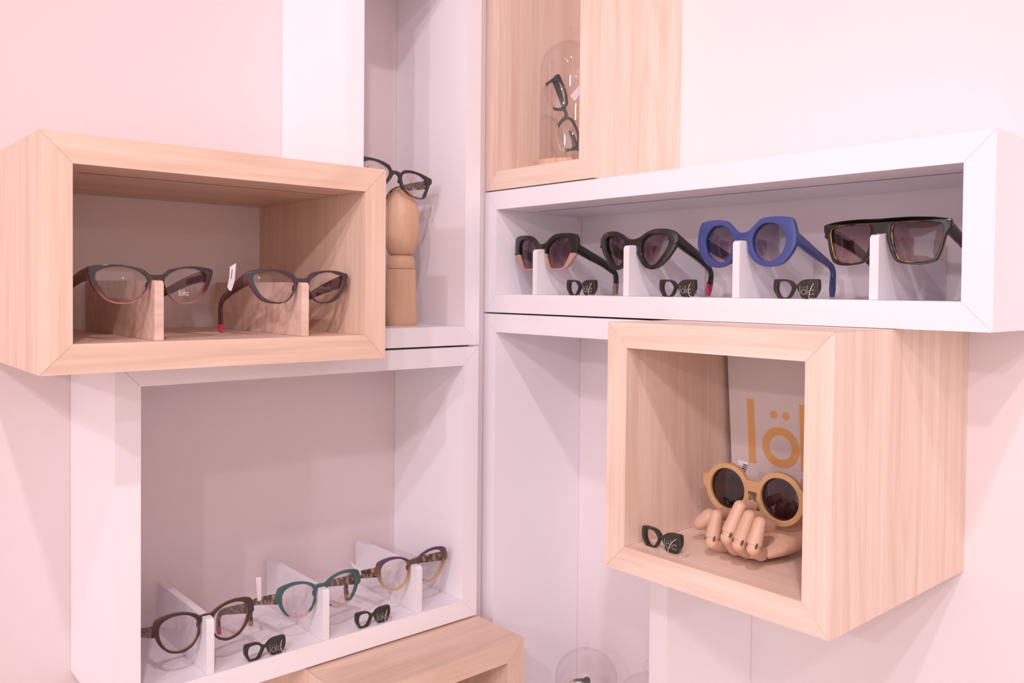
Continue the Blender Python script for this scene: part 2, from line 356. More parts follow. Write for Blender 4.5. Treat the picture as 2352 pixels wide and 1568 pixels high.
# ---------------------------------------------------------------- spectacles
SHAPES = {
 'blue': (0.186, 0.357,
  [(0,0),(0.026,0.003),(0.05,0.014),(0.073,0.034),(0.096,0.056),(0.123,0.077),(0.154,0.086),(0.194,0.089),(0.246,0.089),(0.288,0.085),(0.318,0.078),(0.334,0.062),(0.345,0.036),(0.354,-0.004),(0.357,-0.033),(0.355,-0.076),(0.343,-0.108),(0.325,-0.139),(0.297,-0.175),(0.272,-0.197),(0.238,-0.21),(0.191,-0.217),(0.15,-0.213),(0.109,-0.196),(0.077,-0.171),(0.053,-0.141),(0.038,-0.112),(0.04,-0.091),(0.037,-0.07),(0.035,-0.055),(0.022,-0.048),(0,-0.05)],
  [(0.19,0.052),(0.23,0.043),(0.264,0.015),(0.288,-0.022),(0.294,-0.054),(0.287,-0.09),(0.271,-0.126),(0.242,-0.158),(0.207,-0.177),(0.172,-0.184),(0.136,-0.176),(0.104,-0.151),(0.08,-0.113),(0.068,-0.071),(0.072,-0.03),(0.092,0.01),(0.124,0.038),(0.155,0.051)]),
 'catsun': (0.408, 0.358,
  [(0,-0.001),(0.034,0.003),(0.072,0.017),(0.112,0.04),(0.152,0.057),(0.194,0.065),(0.239,0.065),(0.279,0.061),(0.314,0.051),(0.337,0.036),(0.356,0.013),(0.358,-0.016),(0.353,-0.041),(0.338,-0.066),(0.316,-0.099),(0.286,-0.139),(0.255,-0.172),(0.223,-0.197),(0.19,-0.212),(0.156,-0.216),(0.121,-0.207),(0.093,-0.188),(0.07,-0.162),(0.051,-0.131),(0.036,-0.1),(0.038,-0.07),(0.035,-0.052),(0.022,-0.044),(0,-0.046)],
  [(0.211,0.031),(0.248,0.028),(0.276,0.016),(0.291,-0.007),(0.29,-0.036),(0.277,-0.069),(0.254,-0.105),(0.226,-0.142),(0.198,-0.171),(0.168,-0.185),(0.138,-0.185),(0.111,-0.166),(0.09,-0.139),(0.078,-0.109),(0.073,-0.071),(0.077,-0.034),(0.095,-0.004),(0.13,0.019),(0.169,0.03)]),
 'hexsun': (0.327, 0.3609,
  [(0,0),(0.036,0.006),(0.065,0.024),(0.098,0.05),(0.137,0.069),(0.184,0.077),(0.245,0.078),(0.303,0.075),(0.337,0.066),(0.355,0.045),(0.361,0.005),(0.361,-0.035),(0.348,-0.079),(0.316,-0.123),(0.283,-0.163),(0.254,-0.192),(0.229,-0.203),(0.183,-0.208),(0.124,-0.207),(0.091,-0.198),(0.062,-0.173),(0.044,-0.143),(0.044,-0.11),(0.04,-0.081),(0.037,-0.06),(0.035,-0.045),(0.022,-0.038),(0,-0.041)],
  [(0.205,0.046),(0.256,0.04),(0.28,0.023),(0.295,-0.01),(0.299,-0.042),(0.291,-0.074),(0.272,-0.115),(0.248,-0.155),(0.229,-0.183),(0.188,-0.193),(0.129,-0.192),(0.096,-0.186),(0.079,-0.161),(0.067,-0.127),(0.056,-0.094),(0.053,-0.061),(0.063,-0.032),(0.093,0),(0.132,0.028),(0.169,0.043)]),
 'flatsun': (0.38, 0.3556,
  [(0,0),(0.044,0.001),(0.146,0.003),(0.226,-0),(0.288,-0.005),(0.333,-0.013),(0.352,-0.018),(0.356,-0.031),(0.354,-0.055),(0.346,-0.073),(0.334,-0.09),(0.326,-0.118),(0.315,-0.169),(0.301,-0.21),(0.286,-0.233),(0.259,-0.248),(0.215,-0.255),(0.167,-0.254),(0.117,-0.248),(0.09,-0.237),(0.073,-0.216),(0.058,-0.184),(0.047,-0.148),(0.036,-0.112),(0.036,-0.094),(0.034,-0.085),(0.022,-0.081),(0,-0.083)],
  [(0.073,-0.028),(0.113,-0.023),(0.179,-0.022),(0.242,-0.025),(0.288,-0.032),(0.31,-0.04),(0.319,-0.06),(0.318,-0.094),(0.311,-0.128),(0.3,-0.169),(0.285,-0.206),(0.265,-0.23),(0.231,-0.241),(0.183,-0.244),(0.134,-0.24),(0.1,-0.227),(0.083,-0.199),(0.068,-0.163),(0.059,-0.12),(0.055,-0.074),(0.059,-0.043)]),
 'catred': (0.334, 0.3518,
  [(0,0),(0.034,0.002),(0.052,0.021),(0.076,0.036),(0.112,0.045),(0.157,0.052),(0.21,0.054),(0.261,0.052),(0.306,0.044),(0.343,0.035),(0.351,0.024),(0.347,0.003),(0.335,-0.031),(0.31,-0.069),(0.281,-0.112),(0.252,-0.137),(0.213,-0.15),(0.165,-0.155),(0.13,-0.152),(0.098,-0.137),(0.075,-0.115),(0.052,-0.08),(0.038,-0.049),(0.034,-0.029),(0.022,-0.025),(0,-0.026)],
  [(0.31,-0.005),(0.3,0.021),(0.265,0.032),(0.218,0.043),(0.175,0.044),(0.135,0.035),(0.099,0.02),(0.066,-0.001),(0.05,-0.027),(0.047,-0.058),(0.061,-0.093),(0.084,-0.124),(0.112,-0.144),(0.152,-0.148),(0.2,-0.141),(0.235,-0.124),(0.264,-0.099),(0.289,-0.06),(0.304,-0.03)]),
 'catclear': (0.565, 0.3453,
  [(0,0),(0.036,0.003),(0.052,0.016),(0.076,0.032),(0.117,0.042),(0.17,0.052),(0.219,0.054),(0.266,0.052),(0.312,0.046),(0.341,0.037),(0.346,0.021),(0.341,-0.004),(0.331,-0.036),(0.316,-0.072),(0.291,-0.108),(0.26,-0.137),(0.222,-0.157),(0.177,-0.163),(0.137,-0.16),(0.1,-0.144),(0.076,-0.118),(0.059,-0.088),(0.041,-0.055),(0.035,-0.032),(0.022,-0.026),(0,-0.028)],
  [(0.306,-0.011),(0.3,0.011),(0.272,0.029),(0.235,0.039),(0.19,0.043),(0.144,0.038),(0.103,0.024),(0.069,0.004),(0.048,-0.021),(0.046,-0.051),(0.059,-0.084),(0.079,-0.118),(0.11,-0.14),(0.144,-0.153),(0.183,-0.153),(0.219,-0.147),(0.251,-0.13),(0.272,-0.101),(0.291,-0.065),(0.303,-0.036)]),
 'opt': (0.166, 0.3383,
  [(0,0.002),(0.037,-0),(0.064,0.018),(0.1,0.034),(0.144,0.047),(0.197,0.053),(0.248,0.049),(0.29,0.041),(0.318,0.026),(0.328,-0),(0.334,-0.021),(0.338,-0.06),(0.317,-0.074),(0.303,-0.109),(0.282,-0.145),(0.256,-0.174),(0.227,-0.195),(0.188,-0.208),(0.144,-0.211),(0.109,-0.2),(0.077,-0.179),(0.055,-0.148),(0.037,-0.111),(0.039,-0.072),(0.035,-0.047),(0.022,-0.037),(0,-0.039)],
  [(0.171,0.033),(0.127,0.026),(0.087,0.007),(0.057,-0.023),(0.048,-0.062),(0.05,-0.103),(0.064,-0.145),(0.091,-0.175),(0.126,-0.193),(0.17,-0.2),(0.214,-0.187),(0.248,-0.163),(0.273,-0.125),(0.288,-0.085),(0.292,-0.044),(0.286,-0.01),(0.261,0.016),(0.218,0.031)]),
 'crystal': (0.101, 0.3432,
  [(0,0),(0.021,-0.005),(0.041,-0.009),(0.059,0.004),(0.076,0.015),(0.119,0.018),(0.154,0.017),(0.209,0.008),(0.265,-0.007),(0.322,-0.024),(0.341,-0.035),(0.343,-0.059),(0.338,-0.074),(0.326,-0.081),(0.311,-0.115),(0.296,-0.152),(0.285,-0.177),(0.267,-0.195),(0.226,-0.203),(0.178,-0.193),(0.135,-0.186),(0.099,-0.166),(0.07,-0.145),(0.049,-0.13),(0.035,-0.099),(0.025,-0.068),(0.018,-0.04),(0,-0.026)],
  [(0.054,-0.028),(0.069,-0.015),(0.101,-0.006),(0.147,-0.003),(0.191,-0.006),(0.235,-0.019),(0.269,-0.039),(0.288,-0.058),(0.292,-0.087),(0.285,-0.124),(0.266,-0.161),(0.252,-0.186),(0.215,-0.19),(0.156,-0.18),(0.12,-0.166),(0.092,-0.145),(0.07,-0.119),(0.056,-0.088),(0.049,-0.057)]),
 'mini': (0.012, 0.1486,
  [(0,0),(0.011,0.002),(0.033,0.022),(0.055,0.031),(0.081,0.034),(0.134,0.034),(0.143,0.024),(0.146,-0.008),(0.142,-0.036),(0.124,-0.064),(0.11,-0.08),(0.057,-0.08),(0.038,-0.071),(0.019,-0.039),(0.008,-0.016),(0,-0.012)],
  [(0.112,0.018),(0.081,0.022),(0.05,0.016),(0.028,-0.008),(0.025,-0.024),(0.04,-0.055),(0.057,-0.073),(0.092,-0.075),(0.11,-0.06),(0.122,-0.032),(0.122,-0.004)]),
}

def circ(cx, cz, r, n, a0=0, a1=360):
    return [(cx + r * math.sin(math.radians(a0 + (a1 - a0) * i / n)), cz + r * math.cos(math.radians(a0 + (a1 - a0) * i / n))) for i in range(n + (0 if a1 - a0 == 360 else 1))]
SHAPES['round'] = (.05, .345, [(0, .031), (.035, .030), (.052, .040)] + circ(.175, -.0435, .153, 14, -42, 60) + [(.325, .020), (.345, .020), (.352, -.005), (.349, -.045), (.333, -.060)]
    + circ(.175, -.0435, .153, 20, 100, 260) + [(.028, -.036), (0, -.033)], circ(.175, -.0435, .121, 28))
SHAPES['mini_plate'] = SHAPES['mini']
_k = [(lambda x, z, a=.17: (x * math.cos(a) - z * math.sin(a) if x else 0, x * math.sin(a) + z * math.cos(a)))(x, z) for x, z in SHAPES['crystal'][2]]
_h = [(x * math.cos(.17) - z * math.sin(.17), x * math.sin(.17) + z * math.cos(.17)) for x, z in SHAPES['crystal'][3]]
SHAPES['crystal'] = (SHAPES['crystal'][0], .345, _k, _h)      # drawn level; the pair itself lies tilted
def half_full(h): return [Vector((x, z, 0)) for x, z in h] + [Vector((-x, z, 0)) for x, z in reversed(h[1:-1])]
def front_mesh(key, thick, inset=0.0, hole_grow=0.0, y_off=0.0, bev=.0007, holes='LR', dens=5):
    kw, hw, outl, hole = SHAPES[key]
    cu = bpy.data.curves.new('c', 'CURVE'); cu.dimensions = '2D'; cu.fill_mode = 'BOTH'
    def grow(p, c, g):
        v = Vector(p) - c; return c + v * (1 + g / max(v.length, 1e-6))
    loops = [half_full(outl)]
    hc = Vector((sum(p[0] for p in hole) / len(hole), sum(p[1] for p in hole) / len(hole)))
    hh = [grow(p, hc, hole_grow) for p in hole]
    if 'R' in holes: loops.append([Vector((p.x, p.y, 0)) for p in hh])
    if 'L' in holes: loops.append([Vector((-p.x, p.y, 0)) for p in hh])
    for lp in loops:
        pts = catmull(lp, dens)
        sp = cu.splines.new('POLY'); sp.points.add(len(pts) - 1); sp.use_cyclic_u = True
        for q, p in zip(sp.points, pts): q.co = (p.x * S, p.y * S, 0, 1)
    cu.extrude = max(thick * S / 2 - bev, .0001); cu.bevel_depth = bev; cu.bevel_resolution = 2; cu.offset = -bev - inset * S
    ob = bpy.data.objects.new('tmp', cu); COL.objects.link(ob)
    dg = bpy.context.evaluated_depsgraph_get(); me = bpy.data.meshes.new_from_object(ob.evaluated_get(dg))
    bpy.data.objects.remove(ob)
    for v in me.vertices:
        x, z, y = v.co; v.co = (x, -y + (y_off + kw * (x / S) ** 2) * S, z)
    bm = bmesh.new(); bm.from_mesh(me); bmesh.ops.remove_doubles(bm, verts=bm.verts, dist=.00001)
    return finish(bm, key, smooth=40)
def lens_mesh(key, sgn, grow=1.03, y_off=0.004, bulge=.012, t=.006):
    kw, hw, outl, hole = SHAPES[key]
    pts = [Vector((p.x, p.y)) for p in catmull([Vector((x, z, 0)) for x, z in hole], 4)]
    c = sum(pts, Vector((0, 0))) / len(pts); bm = bmesh.new(); R = 6
    layers = []
    for s in (0, 1):
        rings = []
        for k in range(R, 0, -1):
            f = k / R
            ring = []
            for p in pts:
                q = c + (p - c) * f * grow; y = y_off + kw * q.x ** 2 - bulge * (1 - f * f) + s * t
                ring.append(bm.verts.new((sgn * q.x * S, y * S, q.y * S)))
            rings.append(ring)
        cv = bm.verts.new((sgn * c.x * S, (y_off + kw * c.x ** 2 - bulge + s * t) * S, c.y * S)); n = len(pts)
        for a, b in zip(rings, rings[1:]):
            for i in range(n): bm.faces.new((a[i], a[(i + 1) % n], b[(i + 1) % n], b[i]))
        for i in range(n): bm.faces.new((rings[-1][i], rings[-1][(i + 1) % n], cv))
        layers.append(rings[0])
    n = len(pts)
    for i in range(n): bm.faces.new((layers[0][i], layers[1][i], layers[1][(i + 1) % n], layers[0][(i + 1) % n]))
    return finish(bm, 'lens', smooth=50)
def sweep_bar(path, w, thick, x0, splay=0.0):
    """path: (y,z) points, w: heights; bar in the y-z plane at x0 (unit coordinates)"""
    bm = bmesh.new(); rings = []; n = len(path)
    for i, p in enumerate(path):
        a = path[max(i - 1, 0)]; b = path[min(i + 1, n - 1)]
        t = Vector((b[0] - a[0], b[1] - a[1])).normalized(); nn = Vector((-t.y, t.x))
        x = x0 + splay * p[0]; h = w[i] / 2; th = thick / 2
        rings.append([bm.verts.new(Vector((x + sx * th * fx, p[0] + nn.x * h * sz, p[1] + nn.y * h * sz)) * S) for sx, sz, fx in ((-1, -.8, 1), (-1, .8, 1), (-.6, 1, 1), (.6, 1, 1), (1, .8, 1), (1, -.8, 1), (.6, -1, 1), (-.6, -1, 1))])
    for a, b in zip(rings, rings[1:]):
        for i in range(8): bm.faces.new((a[i], a[(i + 1) % 8], b[(i + 1) % 8], b[i]))
    bm.faces.new(rings[0][::-1]); bm.faces.new(rings[-1])
    return finish(bm, 'bar', smooth=40)
def resample(pts, vals, n=5):
    q = catmull([Vector((a, b, c)) for (a, b), c in zip(pts, vals)], n, closed=False)
    return [(v.x, v.y) for v in q], [v.z for v in q]
T_STD = [(.03, -.045), (.15, -.085), (.28, -.13), (.40, -.172), (.47, -.205), (.508, -.245), (.515, -.30), (.508, -.35), (.50, -.395)]
W_STD = [.072, .066, .058, .048, .040, .036, .040, .050, .022]
def temples(root, hw, kw, path, widths, m, tip=None, tip_at=.82, thick=.02, sides=(1, -1), inward=.03):
    p, wd = resample(path, widths, 4); out = []
    y0 = kw * hw * hw - .01
    p = [(y + max(0, y0 - path[0][0]) * (1 - k / (len(p) - 1)), z) for k, (y, z) in enumerate(p)]
    k = int(len(p) * tip_at)
    for s in sides:
        iw = inward[0 if s > 0 else 1] if isinstance(inward, tuple) else inward
        x0 = s * (hw - .012); sp = -s * iw / .5
        if tip:
            me = sweep_bar(p[:k + 1], wd[:k + 1], thick, x0, sp)
        else: me = sweep_bar(p, wd, thick, x0, sp)
        o = link('temple', me, m, root); out.append(o)
        if tip:
            t = link('temple_tip', sweep_bar(p[k:], wd[k:], thick * 1.04, x0, sp), tip, o); t['label'] = 'coloured temple tip'
    return out
def logo_mesh(h, stroke, thick, dot=None, gap=.5):
    """the word on the cards and holders: l, o with two dots, l, a. x to the right, z up, front at -y; h = height of l"""
    bm = bmesh.new(); r = h * .31; dot = dot or stroke * .62
    def rect(x0, x1, z0, z1): box_bm(x0, x1, 0, thick, z0, z1, bm)
    def ring(cx, cz, ro, ri, n=36):
        vs = []
        for (rad, y) in ((ro, 0), (ri, 0), (ri, thick), (ro, thick)):
            vs.append([bm.verts.new((cx + rad * math.cos(2 * math.pi * i / n), y, cz + rad * math.sin(2 * math.pi * i / n))) for i in range(n)])
        for a in range(4):
            for i in range(n): bm.faces.new((vs[a][i], vs[a][(i + 1) % n], vs[(a + 1) % 4][(i + 1) % n], vs[(a + 1) % 4][i]))
    def disc(cx, cz, rad, n=20):
        a = [bm.verts.new((cx + rad * math.cos(2 * math.pi * i / n), 0, cz + rad * math.sin(2 * math.pi * i / n))) for i in range(n)]
        b = [bm.verts.new((v.co.x, thick, v.co.z)) for v in a]
        bm.faces.new(a); bm.faces.new(b[::-1])
        for i in range(n): bm.faces.new((a[i], b[i], b[(i + 1) % n], a[(i + 1) % n]))
    x = 0
    rect(x, x + stroke, 0, h); g = h * .12; x += stroke + g
    ring(x + r, r, r, r - stroke); disc(x + r * .68, h * .80, dot); disc(x + r * 1.34, h * .80, dot); x += 2 * r + g * gap
    rect(x, x + stroke, 0, h); x += stroke + g
    ring(x + r, r, r, r - stroke); rect(x + 2 * r - stroke, x + 2 * r, 0, 2 * r)
    return finish(bm, 'logo'), x + 2 * r
def add_tag(root, pts, y, m=M_TAG, bars=None, name='price_tag', th=.004):
    bm = prism([(a * S, b * S) for a, b in pts], y * S, (y + th) * S)
    t = link(name, finish(bm, 'tag', bevel=.0001), m, root)
    if bars:
        bb = bmesh.new()
        for q in bars:
            a = [bb.verts.new((x * S, (y - .001) * S, z * S)) for x, z in q]; b = [bb.verts.new((x * S, (y + .0005) * S, z * S)) for x, z in q]
            bb.faces.new(a); bb.faces.new(b[::-1]); n = len(a)
            for i in range(n): bb.faces.new((a[i], b[i], b[(i + 1) % n], a[(i + 1) % n]))
        link('tag_print', finish(bb, 'bars'), M_INK, t)
    return t
def lens_print(lens, key, x, z, h, m):
    me, wdt = logo_mesh(h * S, h * .10 * S, .0003); kw = SHAPES[key][0]
    o = link('lens_print', me, m, lens, Vector((x * S - wdt / 2, (kw * x * x - .0085) * S, z * S)))
    o.rotation_euler = (0, 0, 2 * kw * x); o['label'] = 'small word printed on the lens'
def glasses(name, side, key, u, d, z, label, cat, mfront, mlens, mtemple, t=.022, tip=None, path=None, widths=None, back=None, group=None, roll=0, tilt=0, parent=None, pad=True, sides=(1, -1), rot=0, tthick=.02, tipat=.82, inward=.03):
    kw, hw, outl, hole = SHAPES[key]
    root = empty(name, side, u, d, z, rot, label=label, cat=cat, group=group)
    root.rotation_euler.rotate_axis('Y', roll); root.rotation_euler.rotate_axis('X', tilt)
    link('front_rim', front_mesh(key, t if not back else t * .5, y_off=0 if not back else -t * .25), mfront, root)
    if back:
        link('back_rim', front_mesh(key, t * .5, inset=back[1], hole_grow=back[2], y_off=t * .27), back[0], root)['label'] = 'inner layer of the rim in a second colour'
    lens = [link('lens', lens_mesh(key, s), mlens, root) for s in (1, -1)]
    temples(root, hw, kw, path or T_STD, widths or W_STD, mtemple, tip, sides=sides, thick=tthick, tip_at=tipat, inward=inward)
    if pad:
        for s in (1, -1):
            bm = bmesh.new(); bmesh.ops.create_uvsphere(bm, u_segments=12, v_segments=8, radius=1)
            bmesh.ops.scale(bm, vec=Vector((.006, .016, .022)) * S, verts=bm.verts)
            link('nose_pad', finish(bm, 'pad', smooth=60), mfront, root, Vector((s * .046, .018, -.062)) * S)
    return root, lens

SG = 'sunglasses on white nose blocks in the long box'
glasses('sunglasses', 'R', 'hexsun', 1.4362, .88, .3757, 'angular sunglasses, black above and nude pink below, leftmost in the long white box', 'sunglasses', M_HEX, G_SMOKE, M_BLACK, t=.028, tip=M_NUDE, tthick=.022,
        path=[(.03, -.04), (.188, -.095), (.339, -.144), (.432, -.187), (.495, -.219), (.515, -.261), (.516, -.32), (.514, -.392)], widths=[.075, .068, .062, .052, .045, .042, .045, .034], group=SG)
glasses('sunglasses', 'R', 'catsun', 2.3811, .88, .3787, 'glossy all-black cat-eye sunglasses with purplish lenses in the long white box', 'sunglasses', M_BLACK, G_SMOKE, M_BLACK, t=.03, tip=M_PINKTIP, tthick=.022,
        path=[(.04, -.012), (.158, -.062), (.281, -.11), (.382, -.160), (.44, -.198), (.472, -.24), (.468, -.29), (.455, -.33), (.440, -.395)], widths=[.078, .075, .066, .054, .044, .038, .044, .056, .022], group=SG)
glasses('sunglasses', 'R', 'blue', 3.2812, .88, .3846, 'chunky royal blue sunglasses with round lenses in the long white box', 'sunglasses', M_BLUE, G_BLUE, M_BLUE, t=.034, tthick=.024,
        path=[(.02, -.04), (.148, -.083), (.251, -.119), (.357, -.153), (.44, -.18), (.509, -.208), (.535, -.245), (.531, -.30), (.528, -.348), (.526, -.400)], widths=[.072, .068, .06, .052, .044, .038, .038, .045, .052, .018], group=SG)
glasses('sunglasses', 'R', 'flatsun', 4.1577, .88, .4231, 'flat-top black sunglasses with tortoiseshell inner rim, rightmost in the long white box', 'sunglasses', M_BLACK, G_SMOKE, M_BLACK, t=.034, tthick=.024,
        path=[(.03, -.058), (.137, -.092), (.25, -.13), (.38, -.19), (.46, -.235), (.50, -.28), (.505, -.34), (.50, -.435)], inward=(.03, .08), widths=[.075, .07, .062, .052, .044, .04, .045, .024], back=(tortoise('amber_patched_acetate', (.05, .03, .022), (.52, .34, .12), 45, .5), 0.002, -.007), group=SG)
OG = 'optical frames on white nose blocks'
g, L = glasses('eyeglasses', 'L', 'opt', 3.3597, .9, -2.1225, 'blackish-brown rounded optical frame, leftmost in the wide white box', 'eyeglasses', M_BROWN, G_CLEAR, M_TORTD, group=OG, tip=M_PINKTIP, tipat=.8, back=(plain('rose_inner_acetate', (.30, .10, .09), .2), -.001, -.001))
lens_print(L[0], 'opt', .165, -.155, .035, M_ETCH)
g, L = glasses('eyeglasses', 'L', 'opt', 2.5272, .9, -2.1075, 'teal green rounded optical frame with pale rose lower rim, middle of the wide white box', 'eyeglasses', M_GREEN, G_CLEAR, M_TORT, group=OG)
lens_print(L[0], 'opt', .165, -.155, .035, M_ETCH)
add_tag(g, [(-.418, .095), (-.380, .090), (-.378, -.075), (-.405, -.075)], .15)
g, L = glasses('eyeglasses', 'L', 'opt', 1.7239, .9, -2.0925, 'violet and honey-coloured rounded optical frame, rightmost in the wide white box', 'eyeglasses', M_PURPLE, G_CLEAR, M_TORT, group=OG)
lens_print(L[0], 'opt', .165, -.155, .035, M_ETCH)
add_tag(g, [(-.47, .045), (-.44, -.03), (-.41, -.08), (-.375, -.085), (-.385, -.03), (-.44, .01)], .15)
g, L = glasses('eyeglasses', 'L', 'catclear', 3.8584, 1.45, .0766, 'cat-eye frame fading from black to clear rose, left pair in the wide wood box', 'eyeglasses', M_CLR_RED, G_CLEAR, M_DKRED, tthick=.02, group='cat-eye frames on wooden nose blocks',
        inward=(.085, -.01),
        path=[(.05, -.003), (.15, -.008), (.30, -.035), (.45, -.075), (.58, -.112), (.63, -.15), (.65, -.22), (.65, -.345)])
lens_print(L[0], 'catclear', .16, -.115, .035, M_ETCHW)
g, L = glasses('eyeglasses', 'L', 'catred', 2.9685, 1.45, .0699, 'black cat-eye frame with red edges and white tag, right pair in the wide wood box', 'eyeglasses', plain('charcoal_acetate', (.045, .042, .050), .2), G_CLEAR, M_DKRED, tip=M_PINKTIP, group='cat-eye frames on wooden nose blocks', tipat=.86,
        back=(M_RED, -.003, .003), inward=(.075, .03), path=[(.05, -.008), (.15, -.032), (.28, -.068), (.40, -.108), (.493, -.149), (.522, -.195), (.518, -.25), (.518, -.30), (.518, -.350)], widths=[.080, .074, .062, .048, .036, .034, .040, .048, .014])
add_tag(g, [(-.400, .067), (-.362, .090), (-.371, -.018), (-.382, -.055), (-.393, -.082), (-.410, -.072), (-.416, -.053), (-.404, .0)], .15,
        bars=[[(-.389, .05), (-.385, .052), (-.391, -.005), (-.395, -.007)]])
g, L = glasses('eyeglasses', 'L', 'crystal', 1.8079, .75, .9282, 'black optical frame with mottled clear lower rim resting on the turned wooden stand', 'eyeglasses', M_CRYSTAL, G_CLEAR, M_TORTD,
        roll=.17,
        path=[(.02, -.018), (.15, -.020), (.30, -.022), (.42, -.027), (.50, -.04), (.545, -.08), (.56, -.13), (.565, -.18)])
lens_print(L[0], 'crystal', .20, -.115, .035, M_ETCH)
add_tag(g, [(-.190, .035), (-.157, .039), (-.160, -.041), (-.185, -.044)], .15, bars=[[(-.168, .021), (-.163, .021), (-.165, -.029), (-.170, -.029)]])
g, L = glasses('sunglasses', 'R', 'round', 3.5505, 1.145, -1.125, 'round milky beige sunglasses resting on the jointed wooden hand', 'sunglasses', M_BEIGE, G_DARK, M_BEIGE, t=.034, tthick=.026, pad=False,
        path=[(.01, -.01), (.15, -.03), (.28, -.06), (.40, -.11), (.47, -.16), (.505, -.22), (.51, -.30), (.50, -.38)], tip=M_DKRED, tipat=.7)
add_tag(g, [(-.150, .125), (-.078, .117), (-.104, .035), (-.160, .06)], .06,
        bars=[[(-.112 - i * .005, .106 - i * .012), (-.082 - i * .005, .101 - i * .012), (-.083 - i * .005, .095 - i * .012), (-.113 - i * .005, .100 - i * .012)] for i in range(6)])

# ---------------------------------------------------------------- small black spectacle holders with ball chains
def small_holder(side, u, d, z, label, rot=0, chain=0):
    root = empty('key_holder', side, u, d, z, rot, label=label, cat='key holder', group='small black glasses-shaped holders with ball chains')
    link('plate', front_mesh('mini_plate', .034, holes='L', bev=.0006), M_BLACKM, root)
    me, wd = logo_mesh(.052 * S, .0042 * S, .0004)
    link('printed_word', me, M_LOGO, root, Vector((.028, -.0185, -.057)) * S)['label'] = 'thin grey printed word'
    ch = [[(.118, -.019, .012), (.108, -.022, -.008), (.098, -.024, -.035), (.094, -.026, -.062), (.098, -.030, -.0775), (.125, -.034, -.0780), (.155, -.02, -.0780), (.175, .0, -.0780), (.185, .03, -.0780), (.165, .05, -.0780), (.14, .035, -.0780), (.15, .02, -.076), (.155, .03, -.04), (.118, .019, .012)],
          [(.118, -.019, .012), (.108, -.022, -.008), (.104, -.024, -.035), (.110, -.026, -.06), (.128, -.030, -.0775), (.150, -.015, -.0780), (.165, .005, -.0780), (.150, .03, -.0780), (.135, .03, -.0780), (.145, .035, -.05), (.118, .019, .012)],
          [(.121, -.019, .012), (.106, -.024, .0), (.090, -.031, -.020), (.081, -.038, -.042), (.079, -.044, -.062), (.088, -.050, -.0765), (.11, -.054, -.0768), (.14, -.048, -.0768), (.168, -.032, -.0768), (.184, -.005, -.074), (.180, .01, -.05), (.160, .02, -.02), (.135, .022, .0), (.121, .019, .012)]][chain]
    pts = catmull([Vector(p) * S for p in ch], 12, closed=False)
    bm = bmesh.new(); acc = 0; last = pts[0]; step = .0122 * S; todo = []
    for p in pts[1:]:
        seg = (p - last).length; 
        while acc + seg >= step:
            t = (step - acc) / seg; last = last.lerp(p, t); todo.append(last.copy()); seg = (p - last).length; acc = 0
        acc += seg; last = p
    for q in todo: bmesh.ops.create_icosphere(bm, subdivisions=1, radius=.0050 * S, matrix=Matrix.Translation(q))
    tube(pts[::3] + [pts[-1]], .0012 * S, 5, bm)
    link('ball_chain', finish(bm, 'chain', smooth=60), M_METAL, root)['label'] = 'silver ball chain looped through a corner hole'
    return root
HZ = .0815
small_holder('R', 1.922, .93, FL + HZ, 'small black glasses-shaped holder right of the black and nude sunglasses', 0, 0)
small_holder('R', 2.812, .93, FL + HZ, 'small black glasses-shaped holder right of the black cat-eye sunglasses', 0, 1)
small_holder('R', 3.682, .93, FL + HZ, 'small black glasses-shaped holder right of the blue sunglasses', 0, 0)
small_holder('L', 2.979, .965, FO + HZ, 'small black glasses-shaped holder in front of the blackish-brown frame', .0, 1)
small_holder('L', 2.125, .955, FO + HZ, 'small black glasses-shaped holder in front of the teal frame', .0, 0)
small_holder('R', 3.152, 1.485, FC + HZ, 'small black glasses-shaped holder beside the jointed wooden hand', .0, 2)

# ---------------------------------------------------------------- turned wooden stand in the tall white box
st = empty('turned_stand', 'L', 1.66, .60, -.2825, label='turned pale wooden display stand inside the tall white box', cat='display stand')
def turned(name, prof, sq=1.0):
    bm = lathe([(r * S, z * S) for r, z in prof], 56)
    bmesh.ops.scale(bm, vec=(1, sq, 1), verts=bm.verts)
    # grain runs upward: the mesh is laid along local X and the object stood upright
    bmesh.ops.rotate(bm, cent=(0, 0, 0), matrix=Matrix.Rotation(math.pi / 2, 3, 'Y'), verts=bm.verts)
    o = link(name, finish(bm, name, smooth=50), M_MANN, st); o.rotation_euler = (0, -math.pi / 2, 0); return o
turned('base', [(0, 0), (.134, 0), (.139, .006), (.137, .05), (.128, .25), (.118, .448), (.114, .453), (0, .453)])
turned('collar', [(0, .456), (.110, .456), (.114, .462), (.114, .51), (.108, .54), (.092, .560), (.06, .57), (0, .572)])
turned('head', [(0, .566), (.085, .566), (.103, .575), (.122, .63), (.140, .70), (.149, .78), (.148, .85), (.142, .92), (.128, .98), (.105, 1.03), (.07, 1.075), (.03, 1.105), (0, 1.112)])

